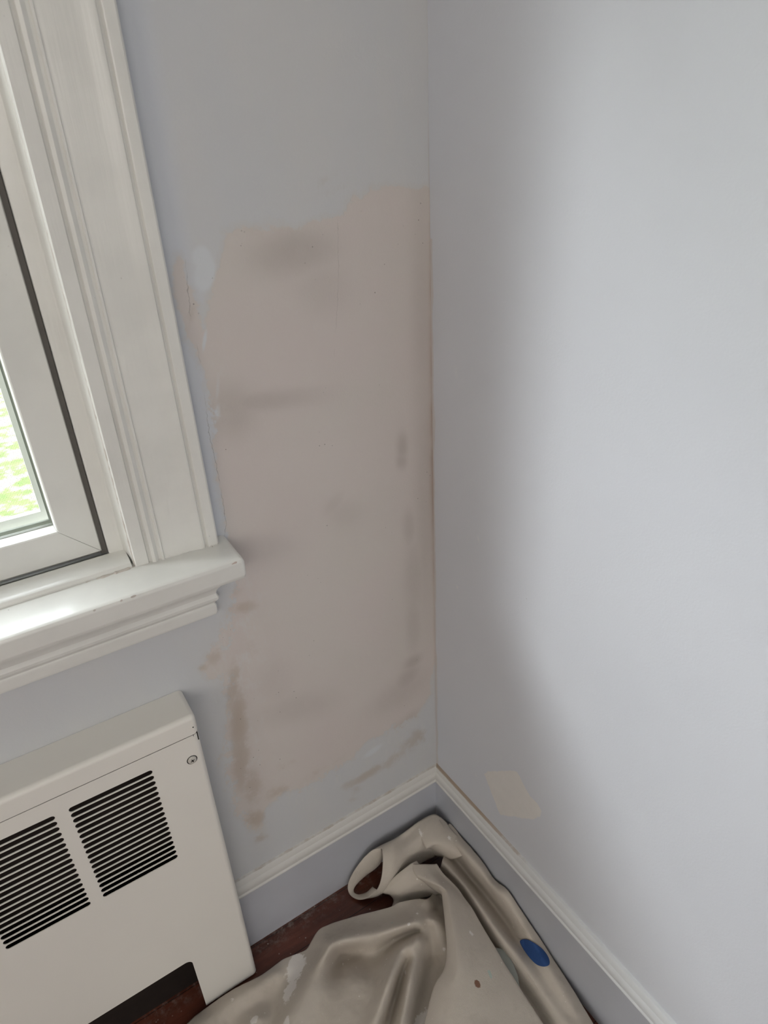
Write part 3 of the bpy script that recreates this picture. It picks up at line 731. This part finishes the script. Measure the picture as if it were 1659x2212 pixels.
hpart(box('screw_hole_shade', (-.4838, HY - .0009, .6390), (-.4818, HY + .001, .6412), MAT_BLACK, bevel=.0006, seg=2))  # black dot standing for the shade in a tiny hole

# ------------------------------------------------------------------ drop cloth
def W3(u, v, h): return px(u, v, 2, h)
def rb(u, v): return px(u, v, 0, -.0165)       # where the cloth leans on the right baseboard
LINES = [
 # free edge on the floor
 [(922,1943,.05),(902,1942,.05),(864,1949,.045),(838,1961,.040),(771,1978,.034),(730,1990,.034),(704,2000,.038),(682,2017,.030),(660,2052,.020),(623,2067,.014),(595,2084,.014),(558,2110,.013),(498,2141,.013),(443,2178,.013),(411,2204,.012),(380,2240,.010),(340,2300,.010)],
 # upper facet
 [(700,2022,.046),(740,2010,.046),(820,1992,.050),(880,1974,.056)],
 # long bright fold from the hub to the lower left
 [(908,1998,.072),(885,2004,.071),(860,2012,.070),(835,2018,.069),(808,2024,.068),(770,2030,.067),(736,2034,.069),(718,2044,.069),(706,2062,.066),(698,2076,.064),(680,2102,.058),(660,2126,.054),(628,2168,.048),(608,2204,.045),(585,2260,.040),(560,2320,.04)],
 [(690,2048,.046),(666,2082,.036),(640,2116,.027),(612,2156,.022),(590,2200,.022),(560,2260,.024)],
 [(600,2102,.024),(550,2130,.024),(500,2162,.025),(450,2196,.025),(410,2230,.022)],
 [(620,2110,.014),(570,2150,.013),(530,2185,.014),(490,2220,.014)],
 [(560,2200,.030),(530,2230,.030)],
 # hollow under the bright fold
 [(730,2058,.018),(724,2080,.010),(714,2104,.028)], [(746,2056,.010),(770,2054,.014),(796,2050,.028)], [(744,2086,.020),(776,2080,.018)],
 # sharp crease
 [(900,2012,.044),(877,2019,.034),(855,2031,.026),(828,2052,.020),(804,2077,.019),(790,2098,.026),(782,2115,.040)],
 [(745,2118,.042),(735,2150,.047),(725,2200,.049),(715,2280,.05)], [(700,2150,.047),(680,2200,.046),(655,2280,.045)],
 # first radiating fold
 [(899,2022,.068),(878,2036,.066),(856,2056,.063),(838,2082,.060),(826,2110,.059),(812,2150,.058),(798,2195,.057),(780,2260,.055),(765,2320,.055)],
 [(877,2062,.062),(863,2092,.060),(849,2130,.058),(833,2172,.057),(818,2212,.055),(798,2275,.055)],
 [(881,2074,.048),(870,2096,.030),(861,2122,.016),(853,2152,.010),(845,2186,.008),(837,2218,.008),(824,2280,.010)],
 # second radiating fold
 [(904,2034,.078),(897,2056,.073),(887,2085,.067),(879,2112,.064),(873,2150,.062),(867,2180,.060),(861,2210,.058),(850,2270,.055)],
 [(918,2058,.046),(912,2095,.036),(905,2135,.030),(897,2180,.026),(888,2230,.024),(877,2290,.024)],
 [(938,2080,.018),(928,2120,.012),(920,2160,.012),(910,2200,.014)],
 # narrow folds beside the big one
 [(935,1986,.062),(942,2008,.056),(948,2035,.050),(951,2062,.042)], [(926,1998,.050),(932,2024,.044),(938,2054,.036)], [(942,1955,.024),(944,1970,.026)], [(928,1962,.046),(924,1975,.052)],
 # under the big fold
 [(960,1960,.02),(985,2000,.02),(1000,2050,.025),(1010,2100,.03),(1010,2150,.03),(1000,2212,.03),(990,2290,.03)], [(960,2100,.025),(950,2160,.025),(940,2220,.03)], [(1050,2120,.02),(1080,2180,.022),(1100,2240,.025),(1120,2300,.025)],
 # deep valley right of the big fold
 [(955,1885,.030),(985,1915,.008),(1010,1955,.006),(1045,2012,.006),(1080,2062,.008),(1115,2112,.010),(1140,2145,.010),(1165,2182,.010),(1185,2216,.012),(1210,2260,.012),(1240,2310,.012)],
 # second ridge
 [(964,1864,.064),(986,1892,.062),(1008,1917,.061),(1031,1947,.059),(1053,1977,.057),(1072,2004,.055),(1090,2030,.052),(1112,2056,.047),(1132,2084,.045),(1150,2112,.043),(1170,2140,.042),(1196,2178,.041),(1222,2216,.041),(1250,2262,.04),(1280,2315,.04)],
 # trough between the ridges
 [(978,1846,.030),(1003,1882,.014),(1020,1903,.010),(1036,1923,.008),(1052,1942,.008),(1068,1961,.008),(1084,1983,.010),(1101,2006,.014),(1123,2036,.026),(1150,2074,.036),(1185,2125,.040),(1230,2195,.040)],
 # outer ridge against the baseboard
 [(984,1826,.080),(1006,1856,.075),(1030,1884,.071),(1050,1906,.069),(1072,1933,.066),(1096,1961,.063),(1112,1983,.061),(1126,2003,.059),(1150,2040,.056),(1175,2075,.052),(1205,2130,.048),(1235,2178,.046),(1270,2234,.045),(1295,2280,.045)],
]
CTRL = []
for ln in LINES:
    if len(ln) == 2: ln = [ln[0], tuple((a + b) / 2 for a, b in zip(*ln)), ln[1]]
    d_ = catmull(ln, 14); keep = [d_[0]]
    for q in d_[1:]:
        if math.hypot(*(q - keep[-1])[:2]) > 9: keep.append(q)
    CTRL += [tuple(q) for q in keep]
ctrl = [W3(*c) for c in CTRL]
right_px = [(970,1779),(1000,1812),(1027,1842),(1048,1870),(1070,1902),(1096,1922),(1124,1963),(1147,1998),(1170,2032)]
rbp = [rb(*p) for p in right_px]
low_px = [(1188,2060,.040),(1205,2087,.036),(1225,2117,.034),(1244,2147,.034),(1262,2178,.033),(1279,2206,.032),(1310,2260,.03),(1340,2330,.03)]
lowp = [W3(*p) for p in low_px]
ctrl += [q for q in catmull(rbp + lowp, 3)]
ctrl = np.array(ctrl)
def tps_fit(XY, h, lam=8e-6):
    d = np.linalg.norm(XY[:, None] - XY[None], axis=2) + 1e-12
    K = d ** 2 * np.log(d); n = len(XY)
    A = np.zeros((n + 3, n + 3)); A[:n, :n] = K + lam * np.eye(n); Pm = np.hstack([np.ones((n, 1)), XY]); A[:n, n:] = Pm; A[n:, :n] = Pm.T
    return np.linalg.solve(A, np.concatenate([h, np.zeros(3)]))
def tps_eval(XY, c, Q):
    out = np.zeros(len(Q))
    for s in range(0, len(Q), 4000):
        q = Q[s:s + 4000]; d = np.linalg.norm(q[:, None] - XY[None], axis=2) + 1e-12
        out[s:s + 4000] = (d ** 2 * np.log(d)) @ c[:-3] + c[-3] + q @ c[-2:]
    return out
def uv_of(P):
    c_ = (np.atleast_2d(P) - CAM) @ R.T; return c_[:, :2] / c_[:, 2:3] * F + np.array([829.5, 1106.0])
cuv = uv_of(ctrl) / 100.0
keep = []
for i, q in enumerate(cuv):
    if all(((q - cuv[k]) ** 2).sum() > .04 ** 2 for k in keep): keep.append(i)
cuv = cuv[keep]; ch = ctrl[keep, 2]
coef = tps_fit(cuv, ch)
border = [W3(u, v, h) for u, v, h in [(340,2300,.010),(380,2240,.010),(411,2204,.012),(443,2178,.013),(498,2141,.013),(558,2110,.013),(595,2084,.014),(612,2072,.014),(632,2064,.015),(660,2052,.020),(672,2034,.026),(682,2017,.030),(692,2006,.035),
    (704,2000,.038),(730,1990,.034),(771,1978,.034),(838,1961,.040),(864,1949,.045),(902,1942,.05),(922,1943,.05),(935,1930,.04),(945,1900,.04),(955,1860,.055),(966,1825,.075)]]
border = list(uv_of(np.array(border + rbp + lowp))) + [np.array(p_, float) for p_ in ((1370, 2400), (1400, 2500), (1405, 2590), (1340, 2640), (1200, 2630), (1040, 2665), (880, 2690), (700, 2660), (520, 2668), (380, 2630), (300, 2560), (285, 2460), (305, 2370))]
border = np.array(border) / 100.0
poly = catmull(list(border), 5, True)
st_ = .026
gx = np.arange(2.7, 14.2, st_); gy = np.arange(17.6, 27.1, st_)
GX, GY = np.meshgrid(gx, gy); GP = np.stack([GX.ravel(), GY.ravel()], 1)
sdg = signed_dist(GP, poly)
cell = []; nn = len(gx); used = set()
for j in range(len(gy) - 1):
    for i in range(nn - 1):
        q = (j * nn + i, j * nn + i + 1, (j + 1) * nn + i + 1, (j + 1) * nn + i)
        if sum(sdg[k] > 0 for k in q) >= 1: cell.append(q); used.update(q)
used = sorted(used); remap = {k: i for i, k in enumerate(used)}
UP = GP[used].copy(); us = sdg[used]
edges_a = poly; edges_b = np.roll(poly, -1, 0)
for i in np.where(us < 0)[0]:
    p = UP[i]; ab = edges_b - edges_a; t_ = np.clip(((p - edges_a) * ab).sum(1) / ((ab ** 2).sum(1) + 1e-12), 0, 1)
    c_ = edges_a + t_[:, None] * ab; UP[i] = c_[np.argmin(((c_ - p) ** 2).sum(1))]
hz = tps_eval(cuv, coef, UP)
UVP = UP * 100.0
fl_ = np.clip((UVP[:, 1] - 2300) / 160, 0, 1)          # the loose hem lies flat, in shallow waves
hz = hz * (1 - fl_) + fl_ * np.array([.012 + .008 * math.sin(u / 47) * math.sin(v / 80 + 1) for u, v in UVP])
hz = np.clip(hz, .004, .11); UP = np.array([W3(u, v, h)[:2] for (u, v), h in zip(UVP, hz)])
for i, (x, y) in enumerate(UP):
    hz[i] += .0016 * noise.noise(Vector((x * 22, y * 22, 3))) + .0007 * noise.noise(Vector((x * 70, y * 70, 8)))
CV = [(x, y, z) for (x, y), z in zip(UP, hz)]
CF = [tuple(remap[k] for k in q) for q in cell]
bV = []; 
def add_surface(rows, pu=6, pv=8, wob=.0012):
    """smooth sheet through rows of 3D points, appended to the cloth mesh"""
    rows = [catmull(r, pu) for r in rows]; rows = np.array(rows)
    cols = [catmull(list(rows[:, j]), pv) for j in range(rows.shape[1])]; G = np.array(cols)  # (cols, rows, 3)
    k = len(CV); nc, nr = G.shape[0], G.shape[1]
    for a_ in range(nc):
        for b_ in range(nr):
            p = G[a_, b_]; d = wob * noise.noise(Vector((p[0] * 30, p[1] * 30, p[2] * 30 + 5)))
            CV.append((p[0] + d * .5, p[1] + d * .5, max(p[2] + d, .003)))
    for a_ in range(nc - 1):
        for b_ in range(nr - 1):
            CF.append((k + a_ * nr + b_, k + (a_ + 1) * nr + b_, k + (a_ + 1) * nr + b_ + 1, k + a_ * nr + b_ + 1))
# big central fold
Mrows = []
def mrow(L, Rr, hL, hC, hR, cf=.30, under=.035):
    (ul, vl), (ur, vr) = L, Rr
    f = lambda t: (ul + (ur - ul) * t, vl + (vr - vl) * t)
    pts = []
    a_ = W3(ul, vl, hL); pts.append(a_ + np.array([.012, 0.004, -under])); pts.append(a_ + np.array([.002, .001, -.010])); pts.append(a_)
    for t, h in ((cf * .5, hC * .985), (cf, hC), ((cf + 1) / 2, hR + (hC - hR) * .55), (.88, hR + (hC - hR) * .2)): pts.append(W3(*f(t), h))
    b_ = W3(ur, vr, hR); pts.append(b_); pts.append(b_ + np.array([-.003, -.003, -.010])); pts.append(b_ + np.array([-.014, -.010, -min(under, hR - .008)]))
    Mrows.append(pts)
mrow((890, 1868), (944, 1866), .080, .088, .080, .5, .03)
mrow((894, 1880), (957, 1886), .082, .090, .078, .5, .03)
mrow((904, 1894), (974, 1903), .084, .093, .074, .55, .03)
mrow((930, 1908), (990, 1920), .086, .096, .070, .40, .04)
mrow((952, 1922), (1002, 1937), .086, .097, .066, .30, .045)
mrow((957, 1950), (1022, 1965), .086, .097, .062, .25, .045)
mrow((962, 1999), (1044, 2004), .086, .096, .056, .25, .045)
mrow((966, 2050), (1070, 2048), .084, .094, .052, .25, .045)
mrow((960, 2092), (1093, 2086), .080, .091, .048, .28, .04)
mrow((941, 2126), (1118, 2126), .074, .087, .046, .30, .035)
mrow((930, 2162), (1142, 2165), .070, .083, .045, .30, .03)
mrow((924, 2190), (1158, 2190), .068, .080, .044, .30, .03)
mrow((905, 2260), (1205, 2262), .060, .072, .042, .30, .03)
mrow((885, 2330), (1245, 2340), .045, .055, .036, .30, .03)
mrow((870, 2385), (1270, 2385), .012, .018, .012, .30, .006)
add_surface(Mrows, 5, 7)
# small folded facet between the roll and the central fold
add_surface([[W3(822, 1925, .030), W3(842, 1905, .055), W3(862, 1885, .070), W3(884, 1868, .082), W3(900, 1860, .080)],
             [W3(830, 1930, .028), W3(848, 1917, .050), W3(872, 1899, .066), W3(893, 1884, .078), W3(915, 1878, .078)],
             [W3(842, 1934, .024), W3(858, 1930, .040), W3(884, 1916, .055), W3(910, 1903, .070), W3(940, 1896, .074)],
             [W3(850, 1945, .010), W3(866, 1940, .026), W3(893, 1930, .034), W3(922, 1920, .040), W3(950, 1912, .045)],
             [W3(845, 1962, .006), W3(870, 1955, .010), W3(900, 1945, .014), W3(930, 1938, .014), W3(960, 1930, .014)]], 5, 6)
# rolled edge: open teardrop end that runs back into the corner
top_s = [(822, 1830), (853, 1814), (878, 1793), (905, 1774), (938, 1757)]
def roll_profile(pts): return [W3(*p) for p in pts]
prof0 = [(823,1832,.096),(808,1834,.088),(790,1848,.076),(772,1870,.056),(757,1895,.034),(751,1916,.016),(757,1934,.008),(775,1944,.008),(797,1939,.020),(815,1922,.044),(824,1897,.070),(827,1865,.090),(826,1845,.098)]
prof1 = [(842,1820,.098),(828,1823,.080),(810,1836,.060),(794,1860,.044),(782,1888,.024),(778,1906,.010),(786,1926,.006),(806,1937,.008),(826,1930,.022),(842,1910,.048),(850,1886,.072),(852,1856,.090),(849,1834,.099)]
prof2 = [(868,1802,.090),(862,1808,.066),(852,1824,.052),(844,1845,.036),(840,1866,.022),(842,1884,.010),(850,1900,.008),(862,1903,.010),(870,1892,.026),(878,1872,.050),(884,1850,.070),(884,1828,.082),(878,1808,.084)]
prof3 = [(905,1774,.086),(902,1784,.066),(898,1804,.046),(893,1822,.028),(892,1840,.014),(896,1858,.010),(904,1866,.012),(912,1864,.022),(917,1852,.040),(922,1832,.066),(926,1812,.082),(922,1792,.092),(914,1776,.091)]
prof4 = [(937,1760,.088),(937,1772,.060),(938,1790,.040),(938,1808,.026),(940,1822,.016),(946,1838,.014),(952,1846,.016),(958,1844,.030),(962,1836,.050),(966,1824,.068),(966,1806,.082),(958,1784,.091),(946,1766,.091)]
sel = [7, 8, 9, 10, 11, 12, 0, 1]
add_surface([[W3(*p[k]) for k in sel] for p in (prof0, prof1, prof2, prof3, prof4)], 5, 9, .0006)
rim = [(823,1832,.096),(808,1834,.090),(790,1848,.078),(772,1870,.058),(757,1895,.036),(751,1916,.018),(757,1934,.008),(775,1944,.008),(797,1939,.020),(815,1922,.044)]
inn_ = [(827,1842,.074),(822,1861,.050),(808,1876,.036),(790,1889,.026),(772,1906,.016),(763,1920,.009),(765,1931,.005),(777,1936,.005),(794,1931,.012),(808,1918,.030)]
add_surface([[W3(*p) for p in rim], [W3((a[0] + b[0]) / 2, (a[1] + b[1]) / 2, (a[2] * .6 + b[2] * .4)) for a, b in zip(rim, inn_)], [W3(*p) for p in inn_],
             [W3(p[0] - 2, p[1] - 2, max(p[2] - .022, .003)) for p in inn_]], 5, 5, .0004)
# sheet from the corner tip over the back of the roll into the outer ridge
add_surface([[W3(893,1785,.086), W3(915,1768,.091), W3(936,1759,.092), W3(950,1764,.090), W3(964,1775,.083)],
             [W3(908,1808,.086), W3(925,1790,.093), W3(943,1780,.094), W3(958,1784,.090), W3(974,1790,.080)],
             [W3(920,1832,.078), W3(935,1818,.088), W3(955,1808,.088), W3(972,1806,.084), W3(990,1808,.078)],
             [W3(930,1834,.060), W3(946,1830,.074), W3(966,1832,.076), W3(984,1830,.078), W3(1004,1824,.074)],
             [W3(938,1850,.030), W3(956,1852,.045), W3(975,1856,.050), W3(996,1850,.070), W3(1018,1838,.070)]], 5, 6)
me = bpy.data.meshes.new('drop_cloth'); me.from_pydata([tuple(map(float, v)) for v in CV], [], CF)
CA = np.array(CV); rel = CA - CAM; cc = rel @ R.T; UV = cc[:, :2] / cc[:, 2:3] * F + np.array([829.5, 1106.0])
def on_cloth(u, v):
    d_ = ((UV - np.array([u, v])) ** 2).sum(1); near_ = np.where(d_ < 36)[0]
    if len(near_) == 0: return CA[np.argmin(d_)]
    return CA[near_[np.argmin(cc[near_, 2])]]
def cfield(lst):
    """marks given at their true place on the cloth: (u, v) only looks up the 3D centre"""
    out = np.zeros(len(CA))
    for u, v, a_, b_, ang, k in lst:
        c0 = on_cloth(u, v)
        d = CA - c0; an = math.radians(ang); rx = R[0] * math.cos(an) + R[1] * math.sin(an); ry = -R[0] * math.sin(an) + R[1] * math.cos(an)
        q = (d @ rx / a_) ** 2 + (d @ ry / b_) ** 2 + (d @ R[2] / max(a_, b_) / 1.2) ** 2
        out = np.maximum(out, k * np.exp(-q ** 1.4 * .7) * (np.linalg.norm(d, axis=1) < .08))
    return out
attr(me, 'white', cfield([(638, 2085, .016, .024, 20, .9), (622, 2135, .012, .020, 10, .8), (652, 2070, .008, .006, 0, .7), (905, 1795, .010, .004, 40, .6), (870, 2101, .004, .006, 0, .9), (975, 1806, .004, .004, 0, .9), (958, 2045, .003, .004, 0, .8),
    (1022, 2012, .004, .004, 0, .8), (545, 2198, .007, .006, 0, .9), (617, 2205, .006, .008, 0, .9), (738, 2078, .002, .006, -10, .8), (770, 2085, .003, .004, 0, .6), (898, 1970, .003, .003, 0, .8), (885, 1992, .003, .003, 0, .8), (910, 2212, .03, .012, -20, .9), (500, 2155, .004, .004, 0, .6)]))
attr(me, 'green', cfield([(1063, 2103, .006, .008, 0, .75), (842, 1990, .008, .006, 0, .55)]))
attr(me, 'rust', cfield([(1027, 2125, .003, .007, 25, .95)]))
me.update()
bm = bmesh.new(); bm.from_mesh(me); bmesh.ops.recalc_face_normals(bm, faces=bm.faces); bm.to_mesh(me); bm.free()
me.shade_smooth()
cloth = link('drop_cloth', me, MAT_CLOTH)
so = cloth.modifiers.new('thickness', 'SOLIDIFY'); so.thickness = .0016; so.offset = -1
tag(cloth, 'crumpled beige canvas drop cloth with paint drips bunched in the corner on the floor', 'drop cloth')

def flake(name, pts, mat, thick, lift=.0030):
    C0 = [on_cloth(u, v) for u, v in pts]
    return slab(name, [c + np.array([0, 0, lift]) for c in C0], thick, mat)
bo = catmull([(1123, 2033), (1136, 2029), (1156, 2038), (1173, 2051), (1185, 2068), (1187, 2083), (1176, 2088), (1160, 2084), (1145, 2070), (1131, 2051)], 4, True)
bc = bo.mean(0); vs_ = []; fs = []; nb = len(bo)
for k, (f_, dz) in enumerate(((1.0, .0028), (1.0, .0038), (.95, .0044), (.66, .0048), (.33, .0050))):
    q = bc + (bo - bc) * f_; vs_ += [W3(u, v, h + dz) for (u, v), h in zip(q, tps_eval(cuv, coef, q / 100.0))]
for k in range(4): fs += [(k * nb + i, k * nb + (i + 1) % nb, (k + 1) * nb + (i + 1) % nb, (k + 1) * nb + i) for i in range(nb)]
fs += [tuple(range(4 * nb, 5 * nb)), tuple(range(nb))]
b = mesh('paper_scrap', vs_, fs, MAT_BLUE, angle=60)
tag(b, 'oval dark blue paper scrap lying on the drop cloth near the right baseboard', 'paper scrap')
p = slab('paper_scrap', [W3(u, v, .030) for u, v in ((1066, 2046), (1085, 2050), (1100, 2064), (1110, 2084), (1119, 2108), (1122, 2132), (1108, 2125), (1090, 2095), (1075, 2068))], .0010, MAT_PAPER)
tag(p, 'pale grey paper scrap tucked beside the big central fold of the drop cloth', 'paper scrap')
